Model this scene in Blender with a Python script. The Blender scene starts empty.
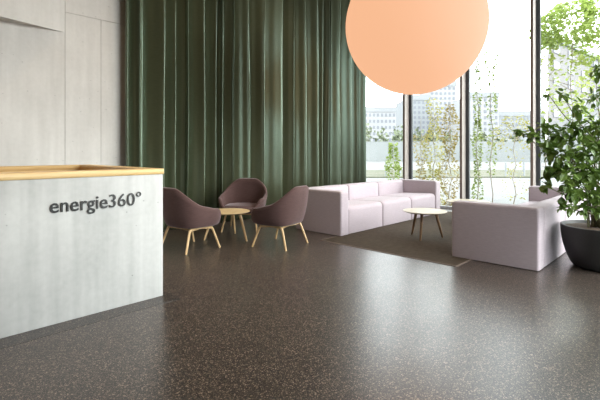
import bpy, bmesh, math, random
from mathutils import Vector, Matrix
random.seed(7)
PI = math.pi
SC = bpy.context.scene
COL = SC.collection

# ------------------------------------------------------------------ camera
CAM_H = 1.27
FPX, HOR = 421.0, 151.5                       # focal length and horizon row on the 600x400 frame
cam = bpy.data.cameras.new('camera'); cam_o = bpy.data.objects.new('camera', cam); COL.objects.link(cam_o)
cam_o.location = (0, 0, CAM_H)
cam_o.rotation_euler = (PI / 2, 0, math.radians(-46.1))
cam.sensor_width = 36.0
cam.lens = FPX / 600 * 36
cam.shift_y = -(200 - HOR) / 600
cam.clip_start = 0.05; cam.clip_end = 2000
SC.camera = cam_o

# ------------------------------------------------------------------ sky and exposure
SKY_STRENGTH = 5.8
world = bpy.data.worlds.new('overcast_sky'); SC.world = world
world.use_nodes = True
bg = world.node_tree.nodes['Background']
bg.inputs[0].default_value = (0.92, 0.965, 1.0, 1)
bg.inputs[1].default_value = SKY_STRENGTH
SC.view_settings.view_transform = 'Standard'
SC.view_settings.look = 'None'
SC.view_settings.exposure = 0.0
SC.view_settings.gamma = 1.0
SC.view_settings.use_curve_mapping = False
SC.cycles.use_denoising = True
SC.cycles.max_bounces = 10
SC.cycles.diffuse_bounces = 6
SC.cycles.transparent_max_bounces = 24
SC.cycles.sample_clamp_indirect = 8.0

# room: X runs along the curtain wall to the window wall, Y runs towards the curtain wall
X0, XW = -4.5, 9.06            # wall behind the desk side / glass plane
Y0, YW = -1.9, 6.40            # right-hand glass wall / concrete wall
CEIL = 5.5
GX0 = 2.7                     # where the glazing of the right-hand wall begins


# low hazy sun, coming in through the glazing on the right
SUN_AZ, SUN_EL, SUN_E, SUN_SIZE = -66.0, 17.0, 5.3, 46.0
sun = bpy.data.lights.new('hazy_sun', 'SUN'); sun.energy = SUN_E; sun.angle = math.radians(SUN_SIZE); sun.color = (1.0, 0.985, 0.96)
sun_o = bpy.data.objects.new('hazy_sun', sun); COL.objects.link(sun_o)
_d = Vector((math.cos(math.radians(SUN_AZ)) * math.cos(math.radians(SUN_EL)), math.sin(math.radians(SUN_AZ)) * math.cos(math.radians(SUN_EL)), math.sin(math.radians(SUN_EL))))
sun_o.rotation_euler = _d.to_track_quat('Z', 'Y').to_euler()
sun_o.location = (6, -8, 6)


def portal(loc, rot, sx, sy):
    l = bpy.data.lights.new('window_daylight', 'AREA'); l.shape = 'RECTANGLE'
    l.size = sx; l.size_y = sy; l.cycles.is_portal = True
    o = bpy.data.objects.new('window_daylight', l); COL.objects.link(o)
    o.location = loc; o.rotation_euler = rot
    return o


portal((XW + 0.12, (Y0 + YW) / 2, CEIL / 2), (PI / 2, 0, PI / 2), YW - Y0, CEIL)
portal(((GX0 + XW) / 2, Y0 - 0.12, CEIL / 2), (PI / 2, 0, 0), XW - GX0, CEIL)

# warm downlights set in the ceiling over the reception side
LAMP_W = 90.0
LAMPS = [(1.0, 2.0), (3.2, 2.0), (1.0, 5.6), (3.4, 5.0), (5.6, 5.2), (-1.2, 4.2), (-1.2, 1.2)]

FWD = Vector((math.cos(math.radians(43.9)), math.sin(math.radians(43.9)), 0))
RGT = Vector((FWD.y, -FWD.x, 0))


def wp(x, y, d):
    """point of the place seen along the frame's (x, y) at depth d (metres)"""
    p = FWD * d + RGT * ((x - 300) / FPX * d)
    return Vector((p.x, p.y, CAM_H - (y - HOR) / FPX * d))


# ------------------------------------------------------------------ materials
def mat(name):
    m = bpy.data.materials.new(name); m.use_nodes = True
    nt = m.node_tree; nt.nodes.clear()
    out = nt.nodes.new('ShaderNodeOutputMaterial')
    return m, nt, out


def N(nt, t, **kw):
    n = nt.nodes.new(t)
    for k, v in kw.items():
        if k.startswith('i_'):
            key = k[2:].replace('_', ' ')
            n.inputs[key].default_value = v
        else:
            setattr(n, k, v)
    return n


def ramp(nt, stops, interp='LINEAR'):
    r = nt.nodes.new('ShaderNodeValToRGB'); r.color_ramp.interpolation = interp
    el = r.color_ramp.elements
    while len(el) < len(stops): el.new(0.5)
    for e, (p, c) in zip(el, stops):
        e.position = p; e.color = (*c, 1) if len(c) == 3 else c
    return r


def coords(nt, scale=(1, 1, 1), obj=True):
    tc = nt.nodes.new('ShaderNodeTexCoord'); mp = nt.nodes.new('ShaderNodeMapping')
    mp.inputs['Scale'].default_value = scale
    nt.links.new(tc.outputs['Object' if obj else 'Generated'], mp.inputs[0])
    return mp


def simple(name, c1, c2=None, rough=0.6, scale=30, stretch=(1, 1, 1), bump=0.0, metal=0.0, sheen=0.0, sheen_tint=None,
           detail=4, coat=0.0, spec=0.5, trans=0.0):
    m, nt, out = mat(name)
    b = N(nt, 'ShaderNodeBsdfPrincipled'); b.inputs['Roughness'].default_value = rough
    b.inputs['Metallic'].default_value = metal; b.inputs['Specular IOR Level'].default_value = spec
    b.inputs['Sheen Weight'].default_value = sheen; b.inputs['Coat Weight'].default_value = coat
    b.inputs['Sheen Roughness'].default_value = 0.35
    if sheen_tint: b.inputs['Sheen Tint'].default_value = (*sheen_tint, 1)
    mp = coords(nt, stretch)
    nz = N(nt, 'ShaderNodeTexNoise', i_Scale=scale, i_Detail=detail)
    nt.links.new(mp.outputs[0], nz.inputs['Vector'])
    r = ramp(nt, [(0.3, c1), (0.7, c2 or c1)])
    nt.links.new(nz.outputs['Fac'], r.inputs[0]); nt.links.new(r.outputs[0], b.inputs['Base Color'])
    if bump:
        bp = N(nt, 'ShaderNodeBump', i_Strength=bump, i_Distance=0.004)
        nt.links.new(nz.outputs['Fac'], bp.inputs['Height']); nt.links.new(bp.outputs[0], b.inputs['Normal'])
    if trans:
        t = N(nt, 'ShaderNodeBsdfTranslucent'); nt.links.new(r.outputs[0], t.inputs[0])
        mx = N(nt, 'ShaderNodeMixShader', i_Fac=trans)
        nt.links.new(b.outputs[0], mx.inputs[1]); nt.links.new(t.outputs[0], mx.inputs[2])
        nt.links.new(mx.outputs[0], out.inputs[0])
    else:
        nt.links.new(b.outputs[0], out.inputs[0])
    return m


def concrete(name, lo, hi, rough=0.75, pores=True):
    m, nt, out = mat(name)
    b = N(nt, 'ShaderNodeBsdfPrincipled'); b.inputs['Roughness'].default_value = rough
    mp = coords(nt)
    mv = coords(nt, (5, 5, 0.35))                                   # vertical streaks of the formwork
    n1 = N(nt, 'ShaderNodeTexNoise', i_Scale=1.6, i_Detail=6.0); nt.links.new(mp.outputs[0], n1.inputs['Vector'])
    n2 = N(nt, 'ShaderNodeTexNoise', i_Scale=2.2, i_Detail=5.0); nt.links.new(mv.outputs[0], n2.inputs['Vector'])
    n3 = N(nt, 'ShaderNodeTexNoise', i_Scale=22.0, i_Detail=6.0); nt.links.new(mp.outputs[0], n3.inputs['Vector'])
    a = N(nt, 'ShaderNodeMath', operation='ADD'); nt.links.new(n1.outputs[0], a.inputs[0]); nt.links.new(n2.outputs[0], a.inputs[1])
    a2 = N(nt, 'ShaderNodeMath', operation='MULTIPLY_ADD'); nt.links.new(n3.outputs[0], a2.inputs[0]); a2.inputs[1].default_value = 0.45
    nt.links.new(a.outputs[0], a2.inputs[2])
    r = ramp(nt, [(0.0, lo), (1.0, hi)])
    mr = N(nt, 'ShaderNodeMapRange'); mr.inputs[1].default_value = 0.85; mr.inputs[2].default_value = 1.6
    nt.links.new(a2.outputs[0], mr.inputs[0]); nt.links.new(mr.outputs[0], r.inputs[0])
    col = r.outputs[0]
    if pores:
        v = N(nt, 'ShaderNodeTexVoronoi', i_Scale=9.0, i_Randomness=1.0); nt.links.new(mp.outputs[0], v.inputs['Vector'])
        pr_ = ramp(nt, [(0.0, (0.45, 0.45, 0.45)), (0.045, (0.6, 0.6, 0.6)), (0.07, (1, 1, 1))])
        nt.links.new(v.outputs['Distance'], pr_.inputs[0])
        mx = N(nt, 'ShaderNodeMix', data_type='RGBA', blend_type='MULTIPLY'); mx.inputs[0].default_value = 0.8
        nt.links.new(col, mx.inputs[6]); nt.links.new(pr_.outputs[0], mx.inputs[7]); col = mx.outputs[2]
    nt.links.new(col, b.inputs['Base Color'])
    bp = N(nt, 'ShaderNodeBump', i_Strength=0.15, i_Distance=0.006)
    nt.links.new(a2.outputs[0], bp.inputs['Height']); nt.links.new(bp.outputs[0], b.inputs['Normal'])
    nt.links.new(b.outputs[0], out.inputs[0])
    return m


def terrazzo(name, dark, mid, chip, scale=85, rough=0.27):
    m, nt, out = mat(name)
    b = N(nt, 'ShaderNodeBsdfPrincipled'); b.inputs['Specular IOR Level'].default_value = 0.64
    mp = coords(nt)
    v = N(nt, 'ShaderNodeTexVoronoi', i_Scale=scale, i_Randomness=1.0); nt.links.new(mp.outputs[0], v.inputs['Vector'])
    sep = N(nt, 'ShaderNodeSeparateColor'); nt.links.new(v.outputs['Color'], sep.inputs[0])
    r = ramp(nt, [(0.0, dark), (0.50, dark), (0.58, mid), (0.86, mid), (0.95, chip), (1.0, chip)])
    nt.links.new(sep.outputs[0], r.inputs[0])
    v2 = N(nt, 'ShaderNodeTexVoronoi', i_Scale=scale * 2.3, i_Randomness=1.0); nt.links.new(mp.outputs[0], v2.inputs['Vector'])
    sep2 = N(nt, 'ShaderNodeSeparateColor'); nt.links.new(v2.outputs['Color'], sep2.inputs[0])
    r2 = ramp(nt, [(0.0, dark), (0.66, dark), (0.80, mid), (0.98, chip)])
    nt.links.new(sep2.outputs[1], r2.inputs[0])
    mx = N(nt, 'ShaderNodeMix', data_type='RGBA', blend_type='LIGHTEN'); mx.inputs[0].default_value = 0.85
    nt.links.new(r.outputs[0], mx.inputs[6]); nt.links.new(r2.outputs[0], mx.inputs[7])
    nt.links.new(mx.outputs[2], b.inputs['Base Color'])
    nz = N(nt, 'ShaderNodeTexNoise', i_Scale=2.2, i_Detail=5.0); nt.links.new(mp.outputs[0], nz.inputs['Vector'])
    mr = N(nt, 'ShaderNodeMapRange'); mr.inputs[1].default_value = 0.3; mr.inputs[2].default_value = 0.7
    mr.inputs[3].default_value = rough - 0.02; mr.inputs[4].default_value = rough + 0.02
    nt.links.new(nz.outputs[0], mr.inputs[0]); nt.links.new(mr.outputs[0], b.inputs['Roughness'])
    nt.links.new(b.outputs[0], out.inputs[0])
    return m


def wood(name, c1, c2, stretch=(1.2, 14, 14), rough=0.45):
    m, nt, out = mat(name)
    b = N(nt, 'ShaderNodeBsdfPrincipled'); b.inputs['Roughness'].default_value = rough
    mp = coords(nt, stretch)
    nz = N(nt, 'ShaderNodeTexNoise', i_Scale=3.0, i_Detail=6.0, i_Distortion=0.6); nt.links.new(mp.outputs[0], nz.inputs['Vector'])
    r = ramp(nt, [(0.3, c1), (0.7, c2)]); nt.links.new(nz.outputs[0], r.inputs[0])
    nt.links.new(r.outputs[0], b.inputs['Base Color'])
    bp = N(nt, 'ShaderNodeBump', i_Strength=0.06, i_Distance=0.002)
    nt.links.new(nz.outputs[0], bp.inputs['Height']); nt.links.new(bp.outputs[0], b.inputs['Normal'])
    nt.links.new(b.outputs[0], out.inputs[0])
    return m


def fabric(name, c1, c2, sheen=0.25, weave=420, tint=(1, 1, 1), rough=0.85, bump=0.25, spec=0.2, stint=(1, 1, 1)):
    m, nt, out = mat(name)
    b = N(nt, 'ShaderNodeBsdfPrincipled'); b.inputs['Roughness'].default_value = rough
    b.inputs['Specular IOR Level'].default_value = spec
    b.inputs['Specular Tint'].default_value = (*stint, 1)
    b.inputs['Sheen Weight'].default_value = sheen; b.inputs['Sheen Roughness'].default_value = 0.4
    b.inputs['Sheen Tint'].default_value = (*tint, 1)
    mp = coords(nt)
    ms = coords(nt, (1, 1, 9))
    n1 = N(nt, 'ShaderNodeTexNoise', i_Scale=14.0, i_Detail=5.0); nt.links.new(ms.outputs[0], n1.inputs['Vector'])
    n2 = N(nt, 'ShaderNodeTexNoise', i_Scale=float(weave), i_Detail=2.0); nt.links.new(mp.outputs[0], n2.inputs['Vector'])
    a = N(nt, 'ShaderNodeMath', operation='ADD'); nt.links.new(n1.outputs[0], a.inputs[0]); nt.links.new(n2.outputs[0], a.inputs[1])
    r = ramp(nt, [(0.0, c1), (1.0, c2)])
    mr = N(nt, 'ShaderNodeMapRange'); mr.inputs[1].default_value = 0.7; mr.inputs[2].default_value = 1.3
    nt.links.new(a.outputs[0], mr.inputs[0]); nt.links.new(mr.outputs[0], r.inputs[0])
    nt.links.new(r.outputs[0], b.inputs['Base Color'])
    bp = N(nt, 'ShaderNodeBump', i_Strength=bump, i_Distance=0.002)
    nt.links.new(n2.outputs[0], bp.inputs['Height']); nt.links.new(bp.outputs[0], b.inputs['Normal'])
    nt.links.new(b.outputs[0], out.inputs[0])
    return m


def glass_mat():
    m, nt, out = mat('clear_glass')
    t = N(nt, 'ShaderNodeBsdfTransparent'); t.inputs[0].default_value = (0.96, 0.98, 0.97, 1)
    g = N(nt, 'ShaderNodeBsdfGlossy'); g.inputs['Roughness'].default_value = 0.0
    lw = N(nt, 'ShaderNodeLayerWeight', i_Blend=0.5)
    pw = N(nt, 'ShaderNodeMath', operation='POWER'); pw.inputs[1].default_value = 5.0
    fr = N(nt, 'ShaderNodeMath', operation='MULTIPLY_ADD'); fr.inputs[1].default_value = 0.96; fr.inputs[2].default_value = 0.04
    nt.links.new(lw.outputs['Facing'], pw.inputs[0]); nt.links.new(pw.outputs[0], fr.inputs[0])
    mx = N(nt, 'ShaderNodeMixShader')
    nt.links.new(fr.outputs[0], mx.inputs[0]); nt.links.new(t.outputs[0], mx.inputs[1]); nt.links.new(g.outputs[0], mx.inputs[2])
    nt.links.new(mx.outputs[0], out.inputs[0])
    return m


def glow(name, base, emit, strength):
    m, nt, out = mat(name)
    b = N(nt, 'ShaderNodeBsdfPrincipled'); b.inputs['Base Color'].default_value = (*base, 1)
    b.inputs['Roughness'].default_value = 0.9; b.inputs['Specular IOR Level'].default_value = 0.1
    b.inputs['Emission Color'].default_value = (*emit, 1); b.inputs['Emission Strength'].default_value = strength
    nt.links.new(b.outputs[0], out.inputs[0])
    return m


M = {}
M['floor'] = terrazzo('terrazzo', (0.0115, 0.0105, 0.012), (0.042, 0.033, 0.030), (0.32, 0.245, 0.19), scale=165, rough=0.305)
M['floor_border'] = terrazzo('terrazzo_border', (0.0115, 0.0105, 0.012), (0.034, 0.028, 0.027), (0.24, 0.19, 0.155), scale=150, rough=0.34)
M['wall'] = concrete('board_marked_concrete', (0.550, 0.523, 0.495), (0.680, 0.652, 0.622))
M['dark_wall'] = concrete('dark_concrete', (0.16, 0.15, 0.14), (0.24, 0.225, 0.21))
M['desk'] = concrete('pale_concrete', (0.385, 0.387, 0.38), (0.555, 0.555, 0.545))
M['ceiling'] = concrete('ceiling_concrete', (0.25, 0.24, 0.22), (0.34, 0.32, 0.30), pores=False)
M['rim'] = wood('light_ash', (0.60, 0.39, 0.16), (0.74, 0.53, 0.265), (1.0, 18, 18))
M['oak'] = wood('oak', (0.56, 0.37, 0.18), (0.72, 0.51, 0.28), (10, 10, 1.2))
M['oak_top'] = wood('oak_top', (0.62, 0.44, 0.22), (0.76, 0.58, 0.33), (2, 16, 10))
M['pale_top'] = wood('pale_oak_top', (0.5040, 0.4200, 0.3024), (0.5880, 0.5124, 0.3864), (2, 16, 10))
M['walnut'] = wood('smoked_oak', (0.17, 0.095, 0.045), (0.27, 0.16, 0.08), (10, 10, 1.2))
M['letters'] = simple('black_lacquer', (0.012, 0.012, 0.013), rough=0.4)
M['curtain'] = fabric('green_curtain', (0.052, 0.053, 0.027), (0.076, 0.078, 0.043), sheen=0.45, weave=300, tint=(0.66, 1.0, 0.76), rough=0.28, bump=0.1, spec=0.95, stint=(0.74, 1.0, 0.82))
M['sofa'] = fabric('mauve_wool', (0.465, 0.392, 0.428), (0.560, 0.482, 0.522), sheen=0.2)
M['plinth'] = simple('black_plinth', (0.01, 0.01, 0.01), rough=0.7)
M['shell'] = fabric('aubergine_wool', (0.074, 0.041, 0.038), (0.108, 0.062, 0.058), sheen=0.35, tint=(1, 0.85, 0.88))
M['rug'] = fabric('brown_rug', (0.0645, 0.0499, 0.0361), (0.1032, 0.0808, 0.0602), spec=0.05, sheen=0.02, weave=160, bump=0.6)
M['binding'] = fabric('rug_binding', (0.1980, 0.1485, 0.1215), (0.2430, 0.1845, 0.1530), sheen=0.1)
M['mullion'] = simple('bronze_metal', (0.42, 0.37, 0.34), (0.46, 0.41, 0.375), rough=0.4)
M['mullion_shade'] = simple('shaded_bronze', (0.20, 0.15, 0.125), (0.23, 0.175, 0.145), rough=0.45)  # darker copy of the fin metal, shade of the front painted in
M['frame'] = simple('dark_frame', (0.045, 0.05, 0.055), rough=0.45)
M['sill'] = simple('pale_metal', (0.55, 0.56, 0.57), rough=0.4)
M['glass'] = glass_mat()
M['pot'] = simple('charcoal_pot', (0.028, 0.027, 0.027), (0.036, 0.035, 0.034), rough=0.5, scale=60, bump=0.05)
M['soil'] = simple('soil', (0.05, 0.03, 0.018), (0.12, 0.08, 0.05), rough=0.95, scale=60, bump=1.0)
M['leaf'] = simple('dark_leaf', (0.0688, 0.1323, 0.0191), (0.1746, 0.2592, 0.0508), rough=0.42, scale=7, trans=0.22)
M['stem'] = simple('green_stem', (0.10, 0.09, 0.04), (0.16, 0.15, 0.07), rough=0.7)
M['leaf_out'] = simple('fresh_leaf', (0.190, 0.255, 0.045), (0.300, 0.370, 0.090), rough=0.6, scale=2, trans=0.4)
M['leaf_tree'] = simple('yellow_green_leaf', (0.30, 0.40, 0.085), (0.44, 0.52, 0.16), rough=0.6, scale=2, trans=0.4)  # lighter yellow-green for the leaves of the young trees
M['leaf_pale'] = simple('yellow_leaf', (0.330, 0.310, 0.080), (0.430, 0.390, 0.130), rough=0.6, scale=2, trans=0.4)
M['leaf_autumn'] = simple('autumn_leaf', (0.290, 0.215, 0.075), (0.370, 0.310, 0.110), rough=0.6, scale=2.5, trans=0.4)
M['leaf_far'] = simple('far_leaf', (0.1500, 0.1800, 0.1050), (0.2250, 0.2475, 0.1575), rough=0.8, scale=1)
M['bark'] = simple('pale_bark', (0.3000, 0.2475, 0.1950), (0.3750, 0.3150, 0.2550), rough=0.9)
M['pavement'] = simple('pale_pavement', (0.1365, 0.1381, 0.1365), (0.1599, 0.1615, 0.1599), rough=0.9, scale=3)
M['verge'] = simple('dry_grass_verge', (0.0600, 0.0690, 0.0360), (0.1140, 0.1080, 0.0750), rough=1.0, scale=0.8, detail=8)
M['quay'] = simple('pale_quay_concrete', (0.2009, 0.2120, 0.2120), (0.2306, 0.2418, 0.2418), rough=0.9, scale=0.3)
M['steel'] = simple('grey_steel', (0.25, 0.26, 0.27), rough=0.5)
M['facade'] = simple('pale_facade', (0.3040, 0.3040, 0.3116), (0.3268, 0.3268, 0.3344), rough=0.9, scale=0.1)
M['facade_far'] = simple('dull_facade', (0.1560, 0.1560, 0.1599), (0.1794, 0.1794, 0.1833), rough=0.9, scale=0.1)
M['facade_grey'] = simple('grey_facade', (0.2418, 0.2496, 0.2613), (0.2652, 0.2730, 0.2847), rough=0.9, scale=0.1)
M['pane_far'] = simple('far_window', (0.1722, 0.1835, 0.2096), rough=0.6)
M['balloon'] = glow('glowing_peach_skin', (0.10, 0.085, 0.08), (1.0, 0.53, 0.30), 0.93)
M['bulb'] = glow('warm_lamp', (0.8, 0.8, 0.8), (1.0, 0.72, 0.45), 6.0)
M['cap'] = simple('white_metal', (0.7, 0.7, 0.7), rough=0.4)


# ------------------------------------------------------------------ object helpers
def link(name, mesh, parent=None, m=None, loc=None):
    o = bpy.data.objects.new(name, mesh); COL.objects.link(o)
    if m is not None and mesh is not None: mesh.materials.append(m)
    if parent is not None: o.parent = parent
    if loc is not None: o.location = loc
    return o


def to_obj(name, bm, m, parent=None, loc=None, sharp=35, smooth=True):
    bmesh.ops.recalc_face_normals(bm, faces=bm.faces[:])
    me = bpy.data.meshes.new(name)
    for f in bm.faces: f.smooth = smooth
    bm.to_mesh(me); bm.free()
    if smooth: me.set_sharp_from_angle(angle=math.radians(sharp))
    return link(name, me, parent, m, loc)


def thing(name, label, cat, loc=(0, 0, 0), rz=0.0, group=None):
    o = bpy.data.objects.new(name, None); COL.objects.link(o)
    o.empty_display_size = 0.1
    o.location = loc; o.rotation_euler = (0, 0, rz)
    return tag(o, label, cat, group)


def tag(o, label, cat, group=None):
    o['label'] = label; o['category'] = cat; o['kind'] = 'thing'
    if group: o['group'] = group
    return o


def struct(o):
    o['kind'] = 'structure'; return o


def dup(root, loc, rz, label):
    r = root.copy(); COL.objects.link(r); r.location = loc; r.rotation_euler = (0, 0, rz); r['label'] = label
    for ch in list(root.children):
        c = ch.copy(); COL.objects.link(c); c.parent = r
        for g in list(ch.children):
            d = g.copy(); COL.objects.link(d); d.parent = c
    return r


def box(bm, a, b):
    x0, y0, z0 = a; x1, y1, z1 = b
    vs = [bm.verts.new(p) for p in ((x0, y0, z0), (x1, y0, z0), (x1, y1, z0), (x0, y1, z0), (x0, y0, z1), (x1, y0, z1), (x1, y1, z1), (x0, y1, z1))]
    for f in ((0, 3, 2, 1), (4, 5, 6, 7), (0, 1, 5, 4), (1, 2, 6, 5), (2, 3, 7, 6), (3, 0, 4, 7)):
        bm.faces.new([vs[i] for i in f])
    return vs


def bevel_all(bm, r, seg=2):
    bmesh.ops.bevel(bm, geom=bm.edges[:], offset=r, segments=seg, affect='EDGES', profile=0.5)


def box_obj(name, a, b, m, parent=None, bev=0.0, seg=2):
    bm = bmesh.new(); box(bm, a, b)
    if bev: bevel_all(bm, bev, seg)
    return to_obj(name, bm, m, parent)


def rounded_poly(corners, n=6):
    """corners: (x, y, radius) counter-clockwise convex -> points"""
    pts = []
    k = len(corners)
    for i in range(k):
        p = Vector(corners[i][:2]); r = corners[i][2]
        a = (Vector(corners[i - 1][:2]) - p).normalized(); b = (Vector(corners[(i + 1) % k][:2]) - p).normalized()
        if r <= 0: pts.append(p.copy()); continue
        ang = a.angle(b); t = r / math.tan(ang / 2)
        c = p + (a + b).normalized() * (r / math.sin(ang / 2))
        s = p + a * t - c; e = p + b * t - c
        a0 = math.atan2(s.y, s.x); a1 = math.atan2(e.y, e.x)
        while a1 < a0: a1 += 2 * PI
        for j in range(n + 1):
            q = a0 + (a1 - a0) * j / n
            pts.append(c + Vector((math.cos(q), math.sin(q))) * r)
    return pts


def extrude(bm, pts, place, length, er, n_end=4, n_mid=8, bulge=0.0):
    """sweep a convex profile along `length`, the ends rounded by er; place(s, px, py) -> xyz"""
    k = len(pts)
    ymin = min(p.y for p in pts)
    nrm = []
    for i in range(k):
        t = (pts[(i + 1) % k] - pts[i - 1]).normalized()
        nrm.append(Vector((t.y, -t.x)))
    st = []
    for j in range(n_end + 1):
        q = PI / 2 * j / n_end
        st.append((er * (1 - math.sin(q)), er * (1 - math.cos(q))))
    secs = [(er - er * math.cos(PI / 2 * j / n_end) if False else er * (1 - math.cos(PI / 2 * j / n_end)), er * (1 - math.sin(PI / 2 * j / n_end))) for j in range(n_end + 1)]
    for j in range(1, n_mid): secs.append((er + (length - 2 * er) * j / n_mid, 0.0))
    secs += [(length - s, i_) for s, i_ in reversed(secs[:n_end + 1])]
    rings = []
    for s, inset in secs:
        u = s / length
        bu = bulge * (1 - (2 * u - 1) ** 4)
        ring_ = []
        for i in range(k):
            q = pts[i] - nrm[i] * (inset - bu)
            if pts[i].y < ymin + 0.009: q.y = pts[i].y            # the underside stays level
            ring_.append(bm.verts.new(place(s, *q)))
        rings.append(ring_)
    for a, b in zip(rings, rings[1:]):
        for i in range(k):
            bm.faces.new((a[i], a[(i + 1) % k], b[(i + 1) % k], b[i]))
    bm.faces.new(rings[0][::-1]); bm.faces.new(rings[-1])


def tube(bm, pts, radii, n=10, cap=True):
    pts = [Vector(p) for p in pts]
    if not hasattr(radii, '__len__'): radii = [radii] * len(pts)
    rings = []
    prev = None
    for i, p in enumerate(pts):
        t = (pts[min(i + 1, len(pts) - 1)] - pts[max(i - 1, 0)]).normalized()
        if prev is None:
            prev = t.orthogonal().normalized()
        x = (prev - t * prev.dot(t)).normalized(); prev = x
        y = t.cross(x)
        rings.append([bm.verts.new(p + (x * math.cos(2 * PI * k / n) + y * math.sin(2 * PI * k / n)) * radii[i]) for k in range(n)])
    for a, b in zip(rings, rings[1:]):
        for k in range(n):
            bm.faces.new((a[k], a[(k + 1) % n], b[(k + 1) % n], b[k]))
    if cap:
        bm.faces.new(rings[0][::-1]); bm.faces.new(rings[-1])


def lathe(bm, prof, n=48, c=(0, 0, 0)):
    rings = []
    for r, z in prof:
        if r < 1e-5:
            rings.append([bm.verts.new((c[0], c[1], c[2] + z))])
        else:
            rings.append([bm.verts.new((c[0] + r * math.cos(2 * PI * k / n), c[1] + r * math.sin(2 * PI * k / n), c[2] + z)) for k in range(n)])
    for a, b in zip(rings, rings[1:]):
        for k in range(n):
            k2 = (k + 1) % n
            if len(a) == 1 and len(b) == 1: continue
            if len(a) == 1: bm.faces.new((a[0], b[k], b[k2]))
            elif len(b) == 1: bm.faces.new((a[k], a[k2], b[0]))
            else: bm.faces.new((a[k], a[k2], b[k2], b[k]))


def smooth_path(pts, n=8):
    """Catmull-Rom through pts"""
    P = [Vector(p) for p in pts]
    P = [P[0] * 2 - P[1]] + P + [P[-1] * 2 - P[-2]]
    out = []
    for i in range(1, len(P) - 2):
        a, b, c, d = P[i - 1:i + 3]
        for j in range(n):
            t = j / n
            out.append(0.5 * ((2 * b) + (c - a) * t + (2 * a - 5 * b + 4 * c - d) * t * t + (3 * b - a - 3 * c + d) * t ** 3))
    out.append(P[-2])
    return out


def leaf(bm, pos, d, up, L, W, curl=0.15, fold=0.12):
    """one ovate leaf: three cross stations and a pointed tip"""
    d = Vector(d).normalized(); up = Vector(up)
    s = d.cross(up)
    if s.length < 1e-3: s = d.orthogonal()
    s.normalize(); nn = s.cross(d).normalized()
    def P(t, w, h): return bm.verts.new(Vector(pos) + d * (L * t) + s * (W * w) + nn * (h * L - curl * L * t * t))
    b0 = P(0, 0, 0); tip = P(1, 0, 0)
    prev = None
    for t, w in ((0.22, 0.40), (0.5, 0.5), (0.78, 0.30)):
        cur = (P(t, -w, fold * w * 0.8), P(t, 0, 0), P(t, w, fold * w * 0.8))
        if prev is None:
            bm.faces.new((b0, cur[0], cur[1])); bm.faces.new((b0, cur[1], cur[2]))
        else:
            bm.faces.new((prev[0], cur[0], cur[1], prev[1])); bm.faces.new((prev[1], cur[1], cur[2], prev[2]))
        prev = cur
    bm.faces.new((prev[0], tip, prev[1])); bm.faces.new((prev[1], tip, prev[2]))


def small_leaf(bm, pos, d, up, L, W):
    d = Vector(d).normalized(); s = d.cross(Vector(up))
    if s.length < 1e-3: s = d.orthogonal()
    s.normalize(); pos = Vector(pos); nn = s.cross(d)
    a = bm.verts.new(pos); b = bm.verts.new(pos + d * L * 0.45 + s * W * 0.5 + nn * L * 0.06); c = bm.verts.new(pos + d * L)
    e = bm.verts.new(pos + d * L * 0.45 - s * W * 0.5 + nn * L * 0.06)
    bm.faces.new((a, b, c)); bm.faces.new((a, c, e))


def rvec(rng):
    while True:
        v = Vector((rng.uniform(-1, 1), rng.uniform(-1, 1), rng.uniform(-1, 1)))
        if 0.05 < v.length < 1: return v.normalized()


def leaves_obj(name, bm, m, parent=None):
    me = bpy.data.meshes.new(name); bm.to_mesh(me); bm.free()
    return link(name, me, parent, m)


# ------------------------------------------------------------------ room shell
struct(box_obj('floor', (X0, Y0 - 0.1, -0.12), (XW + 0.06, YW + 0.2, 0.0), M['floor']))
struct(box_obj('ceiling', (X0, Y0 - 0.1, CEIL), (XW + 0.06, YW + 0.2, CEIL + 0.25), M['ceiling']))
struct(box_obj('wall_left', (X0 - 0.25, Y0 - 0.1, -0.12), (X0, YW + 0.2, CEIL + 0.25), M['dark_wall']))

# concrete wall behind the curtain: panels cast between joints, an upper panel that leans proud
bm = bmesh.new()
g = 0.0025
def wall_u(x): t = (x - 300) / FPX; return YW * (FWD.x + t * FWD.y) / (FWD.y - t * FWD.x)
def wall_z(x, y): return CAM_H + (HOR - y) / FPX * (wall_u(x) * FWD.x + YW * FWD.y)
UJ, UJ2, ZJ = wall_u(65), wall_u(101), wall_z(90, 17.5)
ZP = wall_z(64, 32.3)
LEAN = 0.19 / (wall_u(65) - wall_u(0))
box(bm, (X0, YW + 0.012, 0), (XW + 0.06, YW + 0.2, CEIL))
box(bm, (X0, YW, 0), (UJ - g, YW + 0.03, ZP))
box(bm, (UJ + g, YW, 0), (UJ2 - g, YW + 0.03, ZJ - g)); box(bm, (UJ2 + 0.002, YW, 0), (XW + 0.06, YW + 0.03, ZJ - g))
box(bm, (UJ + g, YW, ZJ + g), (XW + 0.06, YW + 0.03, CEIL))
vs = box(bm, (X0, YW, ZP), (UJ - g, YW + 0.03, CEIL))
for i in (0, 4): vs[i].co.y -= LEAN * (UJ - X0)                                  # the leaning upper panel gets prouder to the left
struct(to_obj('wall_back', bm, M['wall'], smooth=False))
# darker terrazzo border around the desk
bm = bmesh.new()
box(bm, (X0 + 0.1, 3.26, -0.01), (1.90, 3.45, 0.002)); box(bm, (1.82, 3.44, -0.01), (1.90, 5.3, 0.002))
struct(to_obj('trim_1', bm, M['floor_border'], smooth=False))

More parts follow.
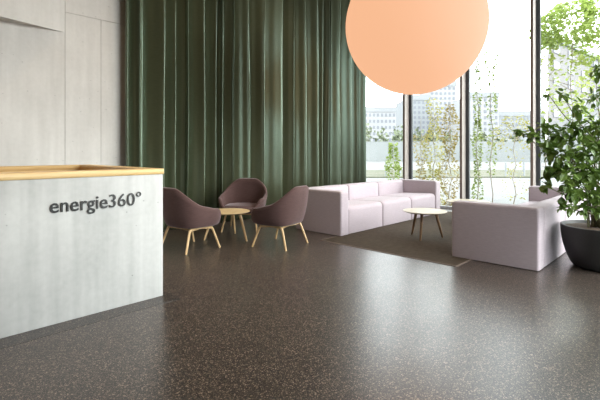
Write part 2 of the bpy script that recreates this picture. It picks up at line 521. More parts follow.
# window wall of tall panes between deep fins; every window owns the fin on its left
FIN = [6.455, 5.09, 3.725, 2.355, 0.985, -0.385, -1.755, -3.1]
for i in range(len(FIN) - 1):
    y1, y0 = FIN[i], FIN[i + 1] + 0.05
    w = struct(box_obj('window_%d' % (i + 1), (XW - 0.006, y0 - 0.1, 0.05), (XW + 0.006, y1 + 0.0, CEIL - 0.05), M['glass']))
    box_obj('mullion', (8.852, y1, 0.0), (9.035, y1 + 0.05, CEIL), M['mullion'], w, 0.003)
    box_obj('shaded_front', (8.838, y1, 0.0), (8.852, y1 + 0.05, CEIL), M['mullion_shade'], w, 0.003)  # thin dark strip on the fin front, its shade put into the colour
    bm = bmesh.new()
    box(bm, (9.036, y1 - 0.068, 0.0), (9.10, y1 + 0.10, CEIL))
    to_obj('window_frame', bm, M['frame'], w, smooth=False)
    bm = bmesh.new()
    box(bm, (9.02, y0 - 0.03, 0.0), (9.10, y1 - 0.07, 0.05)); box(bm, (9.02, y0 - 0.03, CEIL - 0.05), (9.10, y1 - 0.07, CEIL))
    to_obj('window_rail', bm, M['sill'], w, smooth=False)
# glazed wall on the right of the room (beyond the frame)
k = 0
struct(box_obj('wall_right', (X0, Y0 - 0.2, 0), (GX0, Y0 + 0.05, CEIL), M['dark_wall']))
xs = [GX0 + i * (XW - 0.1 - GX0) / 4 for i in range(5)]
for a, b in zip(xs, xs[1:]):
    k += 1
    w = struct(box_obj('window_%d' % (k + 7), (a, Y0 - 0.006, 0.05), (b, Y0 + 0.006, CEIL - 0.05), M['glass']))
    box_obj('mullion', (a, Y0 - 0.04, 0.0), (a + 0.05, Y0 + 0.15, CEIL), M['mullion'], w, 0.004)
    bm = bmesh.new()
    box(bm, (a + 0.05, Y0 - 0.04, 0.0), (b, Y0 + 0.04, 0.05)); box(bm, (a + 0.05, Y0 - 0.04, CEIL - 0.05), (b, Y0 + 0.04, CEIL))
    to_obj('window_rail', bm, M['sill'], w, smooth=False)

# ------------------------------------------------------------------ curtain
def k_at(x): return ((x - 300) / FPX)
def on_y(x, yy):
    t = k_at(x); return yy * (FWD.x + t * FWD.y) / (FWD.y - t * FWD.x)


RIDGE_PX = [130.5, 140, 164, 177.5, 187, 204.5, 217, 222.5, 233, 250.5, 264, 282.5, 292.5, 305.5, 317.5, 324, 328.5, 340, 351, 358, 366]
ridges = [on_y(x, 6.12) for x in RIDGE_PX]
rng = random.Random(3)
full = [ridges[0]]
for u in ridges[1:]:                                                 # wide gaps hold further pleats
    n_ = max(1, round((u - full[-1]) / 0.33)); b0 = full[-1]
    for j in range(1, n_ + 1): full.append(b0 + (u - b0) * (j + (rng.uniform(-.12, .12) if j < n_ else 0)) / n_)
ridges = full
bm = bmesh.new()
NZ = 34
ZT, ZB = CEIL - 0.03, 0.015
drift = [(rng.uniform(-0.035, 0.035), rng.uniform(0, 6.28), rng.uniform(0.65, 1.0), rng.uniform(-0.02, 0.02)) for _ in ridges]
PER = 26
DROP = 0.30
cols = []
for j in range(NZ + 1):
    z = ZB + (ZT - ZB) * j / NZ
    h = j / NZ
    row = []
    rr = []
    for i, u in enumerate(ridges):
        a, ph, am, sl = drift[i]
        if i in (0, len(ridges) - 1): a = sl = 0
        rr.append(u + a * math.sin(1.1 * z + ph) * (0.15 + 0.85 * h) + sl * h * 1.5)
    for i in range(1, len(ridges)): rr[i] = max(rr[i], rr[i - 1] + 0.07)
    for i in range(len(ridges) - 1):
        u0, u1 = rr[i], rr[i + 1]
        wid = u1 - u0
        amp0 = min(0.25, 0.62 * wid + 0.05) * drift[i][2]; amp1 = min(0.25, 0.62 * wid + 0.05) * drift[i + 1][2]
        if i == 0: amp0 = 0.10; amp1 = 0.12
        for q in range(PER):
            t = q / PER
            # steep drop right after the ridge, long gentle rise with a soft secondary roll towards the next
            if t < DROP:
                s = t / DROP; f = 0.5 + 0.5 * math.cos(PI * s); amp = amp0
            else:
                s = (t - DROP) / (1 - DROP); f = s - 0.05 * max(0.0, s - 0.85) / 0.15; amp = amp1
                f += 0.03 * math.sin(2 * PI * s * 1.5 + drift[i][1]) * math.sin(PI * s)
            uu = u0 + wid * t + (0.035 * math.sin(PI * min(1, t / DROP)) * -1 if t < DROP else 0)
            row.append((uu, 6.30 - amp * f - 0.006 * math.sin(2 * z + i), z))
    row.append((rr[-1], 6.22, z))
    cols.append([bm.verts.new(p) for p in row])
for a, b in zip(cols, cols[1:]):
    for q in range(len(a) - 1):
        bm.faces.new((a[q], a[q + 1], b[q + 1], b[q]))
ct = thing('curtain', 'tall dark green pleated curtain hanging along the whole back wall', 'curtain', (0, 0, 0))
me = bpy.data.meshes.new('drape'); bmesh.ops.recalc_face_normals(bm, faces=bm.faces[:])
for f in bm.faces: f.smooth = True
bm.to_mesh(me); bm.free()
drape = link('drape', me, ct, M['curtain'])
so = drape.modifiers.new('cloth_thickness', 'SOLIDIFY'); so.thickness = 0.006
box_obj('curtain_track', (2.6, 6.15, CEIL - 0.035), (8.84, 6.21, CEIL - 0.001), M['cap'], ct)

# ------------------------------------------------------------------ reception desk
DX1, DY0, DY1, DH, RIMT = 1.836, 3.44, 5.16, 1.072, 0.048
DX0 = -3.4
desk = thing('reception_desk', 'long pale concrete reception desk with an ash wood rim and black lettering', 'desk', (DX0, DY0, 0))
def desk_part(name, bm, m, parent=desk, **kw):
    bmesh.ops.translate(bm, vec=(-DX0, -DY0, 0), verts=bm.verts[:])
    return to_obj(name, bm, m, parent, **kw)
bm = bmesh.new()
T = 0.14
outer = [(DX0, DY0), (DX1, DY0), (DX1, DY1), (DX0, DY1)]
inner = [(DX0 + T, DY0 + T), (DX1 - T, DY0 + T), (DX1 - T, DY1 - T), (DX0 + T, DY1 - T)]
def ring(bm, outer, inner, z0, z1):
    v = [[bm.verts.new((*p, z)) for p in poly] for poly in (outer, inner) for z in (z0, z1)]
    ob, ot, ib, it = v
    for i in range(4):
        j = (i + 1) % 4
        bm.faces.new((ob[i], ob[j], ot[j], ot[i])); bm.faces.new((ib[j], ib[i], it[i], it[j]))
        bm.faces.new((ot[i], ot[j], it[j], it[i])); bm.faces.new((ob[j], ob[i], ib[i], ib[j]))
ring(bm, outer, inner, 0.0, DH)
bevel_all(bm, 0.006, 2)
desk_part('concrete_body', bm, M['desk'], sharp=50)
bm = bmesh.new()
e = 0.006
ring(bm, [(DX0 - e, DY0 - e), (DX1 + e, DY0 - e), (DX1 + e, DY1 + e), (DX0 - e, DY1 + e)],
     [(DX0 + 0.16, DY0 + 0.16), (DX1 - 0.16, DY0 + 0.16), (DX1 - 0.16, DY1 - 0.16), (DX0 + 0.16, DY1 - 0.16)], DH, DH + RIMT)
bevel_all(bm, 0.003, 1)
desk_part('wood_rim', bm, M['rim'], sharp=50)
bm = bmesh.new()
q = 0.14; q2 = 0.16
ring(bm, [(DX0 + q, DY0 + q), (DX1 - q, DY0 + q), (DX1 - q, DY1 - q), (DX0 + q, DY1 - q)],
     [(DX0 + q2, DY0 + q2), (DX1 - q2, DY0 + q2), (DX1 - q2, DY1 - q2), (DX0 + q2, DY1 - q2)], 0.74, DH)
desk_part('wood_lining', bm, M['rim'], smooth=False)
bm = bmesh.new(); box(bm, (DX0 + q2, DY0 + q2, 0.70), (DX1 - q2, DY1 - q2, 0.74))
desk_part('worktop', bm, M['rim'], smooth=False)


def text_mesh(body, weight):
    c = bpy.data.curves.new('lettering', 'FONT'); c.body = body; c.size = 1.0
    c.extrude = 0.02; c.offset = weight; c.space_character = 1.02
    o = bpy.data.objects.new('lettering_source', c); COL.objects.link(o)
    bpy.context.view_layer.update()
    me = bpy.data.meshes.new_from_object(o.evaluated_get(bpy.context.evaluated_depsgraph_get()))
    bpy.data.objects.remove(o); bpy.data.curves.remove(c)
    return me


def lettering(body, weight, ux0, ux1, zb, sz, m):
    me = text_mesh(body, weight)
    xs_ = [v.co.x for v in me.vertices]
    a, b = min(xs_), max(xs_)
    for v in me.vertices:
        x, y, z = v.co
        v.co = (ux0 + (x - a) / (b - a) * (ux1 - ux0) - DX0, -0.006 - z * 0.15, zb + y * sz)
    me.update()
    return link('lettering', me, desk, m)


U_A, U_B, U_C = on_y(50.3, 3.43), on_y(108.5, 3.43), on_y(141.3, 3.43)
lettering('energie', 0.007, U_A, U_B - 0.005, 0.822, 0.150, M['letters'])
lettering('360°', -0.001, U_B + 0.008, U_C, 0.822, 0.150, M['letters'])

# ------------------------------------------------------------------ sofas
AW, SL, SD, SH = 0.20, 3.28, 0.95, 0.668
def make_sofa(name, label, loc, rz):
    """origin at the floor under the left front corner; x along the sofa, y to the back"""
    t = thing(name, label, 'sofa', loc, rz, 'modular mauve sofas')
    box_obj('plinth', (0.05, 0.28, 0.0), (SL - 0.05, SD - 0.05, 0.013), M['plinth'], t)
    z0 = 0.0075
    for x in (0.0, SL - AW):
        bm = bmesh.new()
        pts = rounded_poly([(0, z0, 0.008), (SD, z0, 0.008), (SD, SH, 0.04), (0, SH, 0.04)])
        extrude(bm, pts, lambda s, a, b, x=x: (x + s, a, b), AW, 0.026, bulge=0.003)
        to_obj('arm', bm, M['sofa'], t)
    w = (SL - 2 * AW) / 3
    for i in range(3):
        x = AW + i * w + 0.003
        bm = bmesh.new()
        pts = rounded_poly([(0.012, z0, 0.008), (SD - 0.245, z0, 0.008), (SD - 0.245, 0.40, 0.03), (0.012, 0.425, 0.075)], 8)
        extrude(bm, pts, lambda s, a, b, x=x: (x + s, a, b), w - 0.006, 0.032, bulge=0.006)
        to_obj('seat', bm, M['sofa'], t)
        bm = bmesh.new()
        pts = rounded_poly([(SD - 0.235, z0, 0.008), (SD, z0, 0.008), (SD, SH - 0.004, 0.045), (SD - 0.215, SH - 0.004, 0.05)], 6)
        extrude(bm, pts, lambda s, a, b, x=x: (x + s, a, b), w - 0.006, 0.028, bulge=0.004)
        to_obj('back', bm, M['sofa'], t)
    return t


make_sofa('sofa', 'long pale mauve sofa in front of the green curtain, seats facing the rug', (4.94, 3.91, 0), 0)
make_sofa('sofa', 'mauve sofa turned with its back to the potted plant, facing the other sofa', (4.94 + SL, 2.212, 0), PI)

# ------------------------------------------------------------------ rug
rug = thing('rug', 'rectangular brown rug with a paler bound edge between the two sofas', 'rug', (4.53, 1.97, 0))
RL, RW = 4.05, 1.99
box_obj('pile', (0.02, 0.02, 0.0), (RL - 0.02, RW - 0.02, 0.007), M['rug'], rug, 0.002)
bm = bmesh.new()
v = [[bm.verts.new((x, y, z)) for x, y in poly] for poly in (((0, 0), (RL, 0), (RL, RW), (0, RW)), ((0.02, 0.02), (RL - 0.02, 0.02), (RL - 0.02, RW - 0.02), (0.02, RW - 0.02))) for z in (0.0, 0.006)]
ob, ot, ib, it = v
for i in range(4):
    j = (i + 1) % 4
    bm.faces.new((ob[i], ob[j], ot[j], ot[i])); bm.faces.new((ib[j], ib[i], it[i], it[j]))
    bm.faces.new((ot[i], ot[j], it[j], it[i])); bm.faces.new((ob[j], ob[i], ib[i], ib[j]))
to_obj('bound_edge', bm, M['binding'], rug, smooth=False)


# ------------------------------------------------------------------ round tables
def round_table(label, loc, R, h, top_m, leg_m, leg_r, a0, n=3, rz=0):
    t = thing('coffee_table', label, 'table', loc, rz, 'round coffee tables')
    bm = bmesh.new()
    lathe(bm, [(0, h - 0.022), (R - 0.035, h - 0.022), (R - 0.006, h - 0.010), (R, h - 0.005), (R - 0.002, h - 0.001), (R - 0.006, h), (0, h)], 64)
    to_obj('tabletop', bm, top_m, t, sharp=25)
    for i in range(n):
        q = math.radians(a0) + 2 * PI * i / n
        d = Vector((math.cos(q), math.sin(q), 0))
        bm = bmesh.new()
        a = d * leg_r; b = d * (leg_r * 0.62)
        pts = [Vector((a.x, a.y, 0)).lerp(Vector((b.x, b.y, h - 0.021)), s / 6) for s in range(7)]
        tube(bm, pts, [0.0135, 0.0155, 0.0175, 0.019, 0.0205, 0.021, 0.0215], 12)
        to_obj('leg', bm, leg_m, t)
    return t


round_table('pale oak coffee table with dark legs standing alone on the rug', (5.73, 2.97, 0.0072), 0.315, 0.395, M['pale_top'], M['walnut'], 0.26, -166 , 3)
round_table('pale coffee table by the window, half hidden by the near sofa arm', (7.62, 3.10, 0.0072), 0.375, 0.36, M['pale_top'], M['walnut'], 0.30, 20, 3)
round_table('oak coffee table in the middle of the three lounge chairs', (3.72, 5.03, 0), 0.31, 0.40, M['oak_top'], M['oak'], 0.36, -82, 3)


# ------------------------------------------------------------------ lounge chairs (forward = +x)
def sstep(a, b, x):
    x = max(0.0, min(1.0, (x - a) / (b - a))); return x * x * (3 - 2 * x)


def chair_shell():
    NT, NS = 72, 16
    def rim(th):                      # th: 0 at the back, pi at the front
        a = abs(th)
        z = 0.80 - 0.235 * sstep(0.36, 1.45, a) - 0.05 * sstep(1.3, 2.05, a) - 0.135 * sstep(2.05, 2.5, a)
        # plan of the rim: a rounded box, deeper at the raised back
        c, s = -math.cos(th), math.sin(th)
        ax = 0.345 if c < 0 else 0.34
        n = 2.7
        r = (abs(c / ax) ** n + abs(s / 0.385) ** n) ** (-1 / n)
        return r, z
    def base(th):
        c, s = -math.cos(th), math.sin(th)
        return (abs(c / (0.335 if c > 0 else 0.285)) ** 3 + abs(s / 0.335) ** 3) ** (-1 / 3)
    bm = bmesh.new()
    zb = 0.285
    def section(th, off):
        """from the bottom centre to the rim; off = inward offset"""
        r, z = rim(th); rb = base(th)
        pts = []
        zb_ = zb + off * 0.9
        for j in range(NS + 1):
            s = j / NS
            if s < 0.45:
                q = s / 0.45
                rr = rb * 0.93 * q; zz = zb_ + 0.022 * q ** 3
            else:
                q = (s - 0.45) / 0.55
                rr = rb * 0.93 + (r - rb * 0.93) * (0.75 * math.sin(q * PI / 2) + 0.25 * q)
                zz = zb_ + 0.022 + (z - zb_ - 0.022) * (0.25 * q * q + 0.75 * q ** 1.25)
            pts.append((max(0, rr - off * min(1, s * 2)), zz))
        return pts
    ths = [-PI + 2 * PI * i / NT for i in range(NT)]
    rings = [[] for _ in range(2 * (NS + 1) + 1)]
    for th in ths:
        o_ = section(th, 0.0); i_ = section(th, 0.045)
        c, s = -math.cos(th), math.sin(th)
        mid = ((o_[-1][0] + i_[-1][0]) / 2, max(o_[-1][1], i_[-1][1]) + 0.016)
        seq = o_ + [mid] + i_[::-1]
        for k_, (r, z) in enumerate(seq):
            back = max(0.0, -c)
            rings[k_].append((r * c + 0.012 - 0.02 * back * max(0, z - 0.45) / 0.35, r * s, z))
    vr = []
    for k_, rg in enumerate(rings):
        if k_ in (0, len(rings) - 1): vr.append([bm.verts.new((0.012, 0, rg[0][2]))])
        else: vr.append([bm.verts.new(p) for p in rg])
    for a, b in zip(vr, vr[1:]):
        for i in range(NT):
            j = (i + 1) % NT
            if len(a) == 1: bm.faces.new((a[0], b[i], b[j]))
            elif len(b) == 1: bm.faces.new((a[i], a[j], b[0]))
            else: bm.faces.new((a[i], a[j], b[j], b[i]))
    return bm


def make_chair(label, loc, rz):
    t = thing('lounge_chair', label, 'chair', loc, rz, 'low lounge chairs around the oak table')
    to_obj('shell', chair_shell(), M['shell'], t, sharp=80)
    bm = bmesh.new()
    NT = 48
    prof = [(0, 0.335), (0.9, 0.337), (0.985, 0.352), (1.0, 0.372), (0.985, 0.393), (0.93, 0.408), (0.7, 0.418), (0, 0.422)]
    rings = []
    for r, z in prof:
        if r == 0: rings.append([bm.verts.new((0.02, 0, z))]); continue
        rg = []
        for i in range(NT):
            th = 2 * PI * i / NT; c, s = math.cos(th), math.sin(th)
            ax = 0.30 if c > 0 else 0.27
            q = (abs(c / ax) ** 3 + abs(s / 0.285) ** 3) ** (-1 / 3)
            rg.append(bm.verts.new((0.02 + q * r * c, q * r * s, z)))
        rings.append(rg)
    for a, b in zip(rings, rings[1:]):
        for i in range(NT):
            j = (i + 1) % NT
            if len(a) == 1: bm.faces.new((a[0], b[i], b[j]))
            elif len(b) == 1: bm.faces.new((a[i], a[j], b[0]))
            else: bm.faces.new((a[i], a[j], b[j], b[i]))
    to_obj('seat_cushion', bm, M['shell'], t, sharp=80)
    for sx in (-1, 1):
        for sy in (-1, 1):
            bm = bmesh.new()
            foot = Vector((0.265 * sx, 0.285 * sy, 0.0)); knee = Vector((0.175 * sx, 0.235 * sy, 0.272)); mid = Vector((0.0, 0.20 * sy, 0.286))
            pts = [foot.lerp(knee, q / 5) for q in range(5)]
            pts += smooth_path([foot.lerp(knee, 0.88), knee + Vector((0.01 * -sx, 0, 0.002)), knee.lerp(mid, 0.25) + Vector((0, 0, 0.002))], 5)
            pts += [knee.lerp(mid, 0.6), mid]
            n_ = len(pts)
            tube(bm, pts, [0.0140 + 0.0035 * min(1, q / 8) for q in range(n_)], 10)
            to_obj('leg', bm, M['oak'], t)
    for sx in (-1, 1):
        bm = bmesh.new(); tube(bm, [(0.15 * sx, -0.23, 0.272), (0.12 * sx, 0, 0.272), (0.15 * sx, 0.23, 0.272)], 0.013, 10)
        to_obj('cross_rail', bm, M['oak'], t)
    return t


chair = make_chair('aubergine lounge chair beside the reception desk corner', (3.00, 4.90, 0), math.radians(4))
dup(chair, (3.95, 4.17, 0), math.radians(104), 'aubergine lounge chair seen from behind, beside the arm of the long sofa')
dup(chair, (4.30, 5.42, 0), math.radians(-143), 'aubergine lounge chair against the curtain behind the oak table, its seat facing us')

# ------------------------------------------------------------------ balloon lamp
LR = 0.975
LC = wp(414.5, 25.5, 5.9)
lamp = thing('balloon_lamp', 'huge glowing peach balloon lamp hanging above the sofas and rug', 'lamp', (LC.x, LC.y, LC.z))
bm = bmesh.new()
prof = []
for i in range(49):
    a = -PI / 2 + PI * i / 48
    r = LR * 0.985 * math.cos(a)
    seam = 0.006 * math.exp(-((math.degrees(a) - 22) / 1.6) ** 2)
    prof.append((max(0, r + seam) if 0 < i < 48 else 0, LR * 0.985 * math.sin(a)))
lathe(bm, prof, 96)
to_obj('balloon', bm, M['balloon'], lamp, sharp=80)
bm = bmesh.new(); lathe(bm, [(0, 0.975), (0.12, 0.97), (0.12, 1.02), (0.03, 1.06), (0, 1.06)], 32); to_obj('top_cap', bm, M['cap'], lamp)
bm = bmesh.new(); tube(bm, [(0, 0, 1.05), (0, 0, CEIL - LC.z - 0.003)], 0.008, 8); to_obj('cable', bm, M['cap'], lamp)

# ------------------------------------------------------------------ ceiling downlights (above the frame)
for i, (x, y) in enumerate(LAMPS):
    t = thing('ceiling_downlight', 'small round warm downlight set in the concrete ceiling', 'light', (x, y, CEIL), 0, 'ceiling downlights')
    bm = bmesh.new(); lathe(bm, [(0.055, 0), (0.075, 0), (0.075, -0.035), (0.055, -0.035), (0.055, 0)], 24); to_obj('housing', bm, M['cap'], t)
    bm = bmesh.new(); lathe(bm, [(0, -0.004), (0.054, -0.004), (0.054, -0.008), (0, -0.008)], 24); to_obj('bulb', bm, M['bulb'], t)
    l = bpy.data.lights.new('bulb_light', 'SPOT'); l.energy = LAMP_W; l.color = (1.0, 0.74, 0.48); l.spot_size = math.radians(95); l.spot_blend = 0.8
    l.shadow_soft_size = 0.06
    lo = bpy.data.objects.new('bulb_light', l); COL.objects.link(lo); lo.parent = t; lo.location = (0, 0, -0.05)

# ------------------------------------------------------------------ potted plant
PC = wp(603, HOR, 4.61); PC.z = 0
pot = thing('plant_pot', 'large round charcoal pot on the floor behind the near sofa', 'pot', PC)
bm = bmesh.new()
PR, PH = 0.40, 0.455
prof = [(0, 0.0), (0.262, 0.0), (0.280, 0.012)]
for i in range(1, 17):
    q = i / 16
    prof.append((0.280 + (PR - 0.280) * math.sin(q * PI / 2) ** 0.72, 0.012 + (PH - 0.012) * q))
prof += [(PR - 0.006, PH + 0.004), (PR - 0.022, PH + 0.002), (PR - 0.028, PH - 0.02), (PR - 0.05, PH - 0.10), (0, PH - 0.10)]
lathe(bm, prof, 72); to_obj('bowl', bm, M['pot'], pot, sharp=50)
bm = bmesh.new()
lathe(bm, [(0, PH - 0.015), (0.15, PH - 0.012), (0.30, PH - 0.022), (PR - 0.034, PH - 0.03), (PR - 0.045, PH - 0.09), (0, PH - 0.09)], 48); to_obj('soil', bm, M['soil'], pot)

plant = thing('potted_shrub', 'bushy dark green leafy shrub growing in the charcoal pot', 'plant', (PC.x, PC.y, PH - 0.012))
rng = random.Random(11)
# crown made of shoots: (column, row, depth, spread in metres, leaves)
CL = [(520, 131, 4.62, .07, 7), (533, 137, 4.6, .10, 16), (545, 128, 4.62, .10, 16), (560, 133, 4.6, .13, 26), (578, 130, 4.6, .14, 30), (598, 126, 4.7, .16, 34),
      (548, 150, 4.5, .12, 22), (562, 155, 4.4, .13, 28), (580, 152, 4.5, .15, 32), (600, 150, 4.5, .16, 34),
      (550, 172, 4.45, .10, 16), (546, 186, 4.4, .07, 7), (564, 174, 4.35, .13, 28), (582, 172, 4.4, .14, 32), (600, 172, 4.4, .15, 32),
      (568, 192, 4.25, .11, 20), (584, 192, 4.35, .13, 26), (600, 194, 4.35, .13, 26), (566, 207, 4.2, .08, 12), (584, 208, 4.3, .09, 14), (602, 210, 4.3, .10, 14),
      (548, 94, 4.75, .07, 4), (562, 94, 4.75, .10, 8), (578, 108, 4.7, .10, 9), (596, 98, 4.8, .13, 16), (600, 72, 4.85, .10, 12), (612, 86, 4.8, .14, 22),
      (618, 130, 4.8, .17, 34), (622, 155, 4.7, .17, 34), (625, 180, 4.6, .16, 30), (640, 120, 4.9, .17, 28), (648, 150, 4.8, .18, 30), (655, 178, 4.8, .15, 22),
      (590, 140, 5.05, .14, 24), (575, 160, 4.95, .13, 22), (605, 165, 5.05, .15, 24), (556, 140, 4.9, .12, 18)]
root = Vector((PC.x, PC.y, PH - 0.012))
lb = bmesh.new()
stems = []
for (x, y, d, sp, n_) in CL:
    c = wp(x, y, d)
    base = root + Vector((rng.uniform(-.14, .14), rng.uniform(-.14, .14), 0))
    h = c.z - base.z
    m1 = base.lerp(c, 0.35) + Vector((0, 0, 0.18 * h)); m1.x = base.x + (c.x - base.x) * 0.2; m1.y = base.y + (c.y - base.y) * 0.2
    m2 = base.lerp(c, 0.7) + Vector((0, 0, 0.10 * h))
    path = smooth_path([base, m1, m2, c], 6)
    stems.append(path)
    for i in range(int(n_ * 1.95)):
        off = rvec(rng) * (sp * rng.uniform(0.25, 1.0))
        p = c + off
        d_ = (off.normalized() * 0.9 + rvec(rng) * 0.7 + Vector((0, 0, -0.35)) + (c - root).normalized() * 0.2)
        up = Vector((rng.uniform(-.5, .5), rng.uniform(-.5, .5), 1.0))
        L = rng.uniform(0.062, 0.115)
        leaf(lb, p - d_.normalized() * L * 0.4, d_, up, L, L * rng.uniform(0.50, 0.68), rng.uniform(0.05, 0.35), rng.uniform(0.1, 0.3))
for v in lb.verts: v.co -= root
leaves_obj('foliage', lb, M['leaf'], plant)
for path in stems:
    bm = bmesh.new()
    tube(bm, [p - root for p in path], [0.011 - 0.008 * i / (len(path) - 1) for i in range(len(path))], 7)
    to_obj('stem', bm, M['stem'], plant)

# ------------------------------------------------------------------ outdoors
GZ = -0.14
def ground_strip(name, d0, d1, z, m, th=0.3):
    bm = bmesh.new()
    a = FWD * d0; b = FWD * d1
    r = RGT
    vs = []
    for zz in (z - th, z):
        for p, w in ((a, 1), (b, 1)):
            for s in (-70 - d1, 90 + d1): vs.append(bm.verts.new(Vector((p.x, p.y, zz)) + r * s))
    for f in ((0, 1, 3, 2), (4, 6, 7, 5), (0, 4, 5, 1), (1, 5, 7, 3), (3, 7, 6, 2), (2, 6, 4, 0)): bm.faces.new([vs[i] for i in f])
    return struct(to_obj(name, bm, m, smooth=False))


bm = bmesh.new()
box(bm, (-60, -60, GZ - 0.3), (60, 60, GZ))
struct(to_obj('ground', bm, M['pavement'], smooth=False))
ground_strip('verge', 22.5, 31, GZ + 0.06, M['verge'], 0.2)
struct(box_obj('path', (-400, -400, -4.2), (900, 900, -4.0), M['pavement']))
# pale quay wall on the far bank
def cam_box(name, x0, x1, ytop, d, depth, m, zbot=-4.0, parent=None, skew=0.0):
    """upright block whose near face spans columns x0..x1 at depth d"""
    a = wp(x0, HOR, d); b = wp(x1, HOR, d + skew); a.z = b.z = 0; h = CAM_H + (HOR - ytop) / FPX * d
    n = (b - a).normalized(); back = Vector((-n.y, n.x, 0))
    if back.dot(FWD) < 0: back = -back
    if skew: back = (a.normalized() + RGT * 0.06).normalized()
    bm = bmesh.new()
    vs = []
    for z in (zbot, h):
        for p in (a, b, b + back * depth, a + back * depth): vs.append(bm.verts.new((p.x, p.y, z)))
    for f in ((0, 3, 2, 1), (4, 5, 6, 7), (0, 1, 5, 4), (1, 2, 6, 5), (2, 3, 7, 6), (3, 0, 4, 7)): bm.faces.new([vs[i] for i in f])
    return to_obj(name, bm, m, parent, smooth=False), a, b, h


q_, *_ = cam_box('quay_wall', -60, 900, 141.5, 62, 3, M['quay'])
tag(q_, 'long pale wall on the far bank behind the windows', 'wall'); q_['kind'] = 'structure'


def building(label, x0, x1, ytop, d, depth, m, rows, cols, zlow, skew=0.0, wf=0.5, hf=0.5):
    t = thing('apartment_building', label, 'building', (0, 0, 0), 0, 'apartment blocks across the water')
    w, a, b, h = cam_box('facade', x0, x1, ytop, d, depth, m, parent=t, skew=skew)
    n = (b - a); L = n.length; n.normalize(); out = Vector((-n.y, n.x, 0))
    if out.dot(FWD) > 0: out = -out
    cw = L / cols; rh = (h - zlow) / rows
    bm = bmesh.new(); 
    box(bm, (-cw * wf / 2, -0.12, -rh * hf / 2), (cw * wf / 2, 0.25, rh * hf / 2))
    me = bpy.data.meshes.new('window'); bm.to_mesh(me); bm.free(); me.materials.append(M['pane_far'])
    ang = math.atan2(n.y, n.x)
    cnt = 0
    for r in range(rows):
        for c in range(cols):
            if cnt >= 100: break
            cnt += 1
            p = a + n * (cw * (c + 0.5)) 
            o = bpy.data.objects.new('window', me); COL.objects.link(o); o.parent = t
            o.location = (p.x, p.y, h - rh * (r + 0.5)); o.rotation_euler = (0, 0, ang)
    # roof parapet
    bm = bmesh.new()
    for f0, f1 in ((0, 1),):
        p0 = a - n * 0.3; p1 = b + n * 0.3
        vs = []
        for z in (h, h + 0.012 * d):
            for p in (p0 + out * 0.3, p1 + out * 0.3, p1 - out * 2, p0 - out * 2): vs.append(bm.verts.new((p.x, p.y, z)))
        for f in ((0, 3, 2, 1), (4, 5, 6, 7), (0, 1, 5, 4), (1, 2, 6, 5), (2, 3, 7, 6), (3, 0, 4, 7)): bm.faces.new([vs[i] for i in f])
    to_obj('roof_edge', bm, M['facade_grey'], t, smooth=False)
    return t


building('long low pale apartment block far off beside the curtain edge', 340, 404, 112, 230, 14, M['facade'], 5, 16, 6)
building('grey tower block seen between the two thin window posts', 404, 430, 100, 170, 14, M['facade_grey'], 9, 6, 4)
building('tallest pale tower block beneath the peach lamp', 430, 456, 86, 180, 16, M['facade'], 12, 6, 4)
building('white apartment block right of the middle window post', 466, 499, 97, 150, 14, M['facade'], 8, 6, 4, wf=0.4)
building('low wide apartment block near the middle of the right pane', 500, 545, 116, 220, 14, M['facade_grey'], 4, 12, 8)
building('large pale building with a slanting roof line behind the potted shrub', 548, 660, 38, 62, 16, M['facade_far'], 7, 12, 1, skew=48, wf=0.4)


def tree_blob(label, p, h, w, rng, n=260):
    t = thing('bank_tree', label, 'tree', p, 0, 'trees along the far bank')
    bm = bmesh.new(); tube(bm, [(0, 0, 0), (0.1, 0, h * 0.4), (0, 0.1, h * 0.75)], [0.25, 0.2, 0.08], 7); to_obj('trunk', bm, M['bark'], t)
    bm = bmesh.new()
    for i in range(n):
        v = rvec(rng); r = rng.uniform(0.6, 1) * (1 + 0.25 * math.sin(4 * v.x + 3 * v.z + p[0]))
        q = Vector((v.x * w * r, v.y * w * r, h * 0.60 + v.z * h * 0.40 * r))
        small_leaf(bm, q, rvec(rng), rvec(rng), w * 0.5, w * 0.4)
    leaves_obj('crown', bm, M['leaf_far'], t)


rng = random.Random(5)
for i, (x, yt, w) in enumerate([(352, 129, 1.75), (368, 128, 1.75), (383, 131, 1.6), (399, 126, 1.75), (416, 131, 1.7), (432, 130, 1.7), (448, 132, 1.6), (466, 133, 1.7), (482, 131, 1.6), (499, 133, 1.7), (516, 132, 1.6)]):
    d = 95 + 1.5 * (i % 2)
    p = wp(x, HOR, d)
    p.z = -4.0
    tree_blob('hazy round tree above the pale wall on the far bank', p, CAM_H + (HOR - yt) / FPX * d + 4.0, w, rng)
# short bollards on the verge
for x in (386, 400, 446, 506, 524):
    p = wp(x, HOR, 23.2); bm = bmesh.new(); tube(bm, [(0, 0, 0), (0, 0, 0.75)], 0.06, 10)
    o = to_obj('bollard', bm, M['steel'], None, (p.x, p.y, GZ + 0.06)); tag(o, 'short grey post standing on the verge outside the window', 'bollard', 'posts on the verge')


def on_x(x, uu):
    t = k_at(x); return uu * (FWD.y - t * FWD.x) / (FWD.x + t * FWD.y)


def z_at(uu, vv, y):
    d = uu * FWD.x + vv * FWD.y
    return CAM_H - (y - HOR) / FPX * d


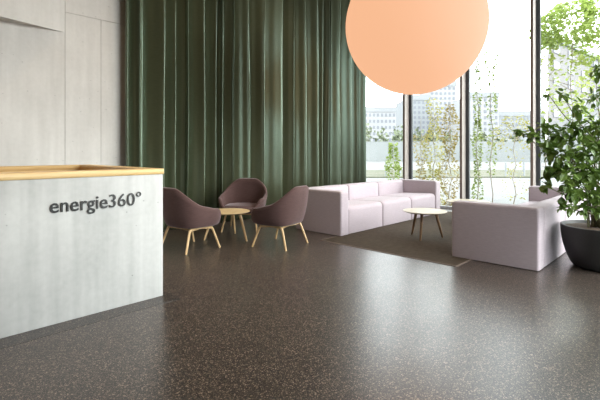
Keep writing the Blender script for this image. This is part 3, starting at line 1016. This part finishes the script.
def climber(label, x, uu, ytop, leaf_rows, n, L, m, spread, rng, name='climbing_vine', cat='vine', group='climbing plants outside the window', twigs=0, sw=0.013):
    """stem up a wire with leaves between the given rows"""
    vv = on_x(x, uu)
    t = thing(name, label, cat, (uu, vv, GZ), 0, group)
    zt = z_at(uu, vv, ytop) - GZ
    bm = bmesh.new()
    pts = [(0.03 * math.sin(q * 1.3 + x), 0.03 * math.cos(q * 1.7 + x), zt * q / 12) for q in range(13)]
    tube(bm, pts, [sw * (1 - 0.7 * q / 12) for q in range(13)], 7)
    to_obj('stem', bm, M['bark'], t)
    bm = bmesh.new()
    for (ya, yb, wgt, sp) in leaf_rows:
        za, zb = z_at(uu, vv, ya) - GZ, z_at(uu, vv, yb) - GZ
        for i in range(int(4.2 * n * wgt)):
            z = rng.uniform(zb, za); a = rng.uniform(0, 2 * PI)
            r = spread * sp * math.sqrt(rng.random()) * (0.75 + 0.35 * math.sin(z * 5 + x))
            q = Vector((r * math.cos(a), r * math.sin(a), z))
            d = Vector((math.cos(a), math.sin(a), rng.uniform(-0.9, 0.3)))
            l = 0.78 * L * rng.uniform(0.6, 1.2)
            small_leaf(bm, q, d, rvec(rng) + Vector((0, 0, 0.8)), l, l * 0.7)
    leaves_obj('foliage', bm, m, t)
    for i in range(twigs):
        z = zt * rng.uniform(0.45, 0.95); a = rng.uniform(0, 2 * PI); r = spread * rng.uniform(0.6, 1.1)
        bm = bmesh.new(); tube(bm, [(0, 0, z), (r * 0.5 * math.cos(a), r * 0.5 * math.sin(a), z + 0.12), (r * math.cos(a), r * math.sin(a), z + 0.2)], [0.008, 0.006, 0.003], 5)
        to_obj('twig', bm, M['bark'], t)
    return t


rng = random.Random(21)
climber('green climber left of the first window post, above the long sofa', 393, 10.6, 140, [(143, 170, .6, 1), (165, 200, .5, .8)], 170, 0.10, M['leaf_out'], 0.22, rng)
climber('straggly climber just right of the first window post', 421, 10.5, 118, [(135, 205, 1, 1)], 130, 0.085, M['leaf_autumn'], 0.20, rng)
climber('tall yellowing climber in the middle of the second pane', 434, 10.6, 96, [(125, 205, 1, 1), (98, 125, .2, .7)], 230, 0.09, M['leaf_pale'], 0.30, rng, twigs=4)
climber('autumn coloured climber beside the middle window post', 450, 10.5, 100, [(118, 205, 1, 1), (104, 120, .15, .7)], 230, 0.09, M['leaf_autumn'], 0.24, rng, twigs=3)
climber('narrow bright green vine column right of the middle window post', 477.5, 10.3, 10, [(60, 125, .35, .6), (120, 215, .9, 1)], 190, 0.085, M['leaf_out'], 0.105, rng)
climber('thin vine with sparse leaves in the third pane', 491.5, 10.4, 20, [(48, 70, .35, 1.8), (70, 175, .75, 1)], 110, 0.08, M['leaf_out'], 0.085, rng)
climber('slim sapling with a bare trunk and yellow leaves in the third pane', 514.5, 11.0, 120, [(116, 150, .7, 1.3), (150, 200, .2, .8)], 130, 0.085, M['leaf_pale'], 0.42, rng, 'sapling', 'tree', 'young trees outside the window', 6)
climber('small sapling with a light crown right beside the last window post', 547, 10.6, 14, [(16, 48, .8, 1), (50, 120, .25, 1)], 120, 0.12, M['leaf_tree'], 0.24, rng, 'sapling', 'tree', 'young trees outside the window', 4)
climber('young tree with a broad bright green crown above the potted shrub', 571.5, 11.0, 6, [(2, 44, 1.0, 1.25), (50, 120, .2, .8)], 270, 0.15, M['leaf_tree'], 0.58, rng, 'sapling', 'tree', 'young trees outside the window', 9)
climber('young tree cut by the edge of the photograph with hanging green leaves', 598, 11.2, -10, [(-5, 60, .8, 1.1), (60, 150, .3, .8)], 230, 0.14, M['leaf_tree'], 0.5, rng, 'sapling', 'tree', 'young trees outside the window', 6)
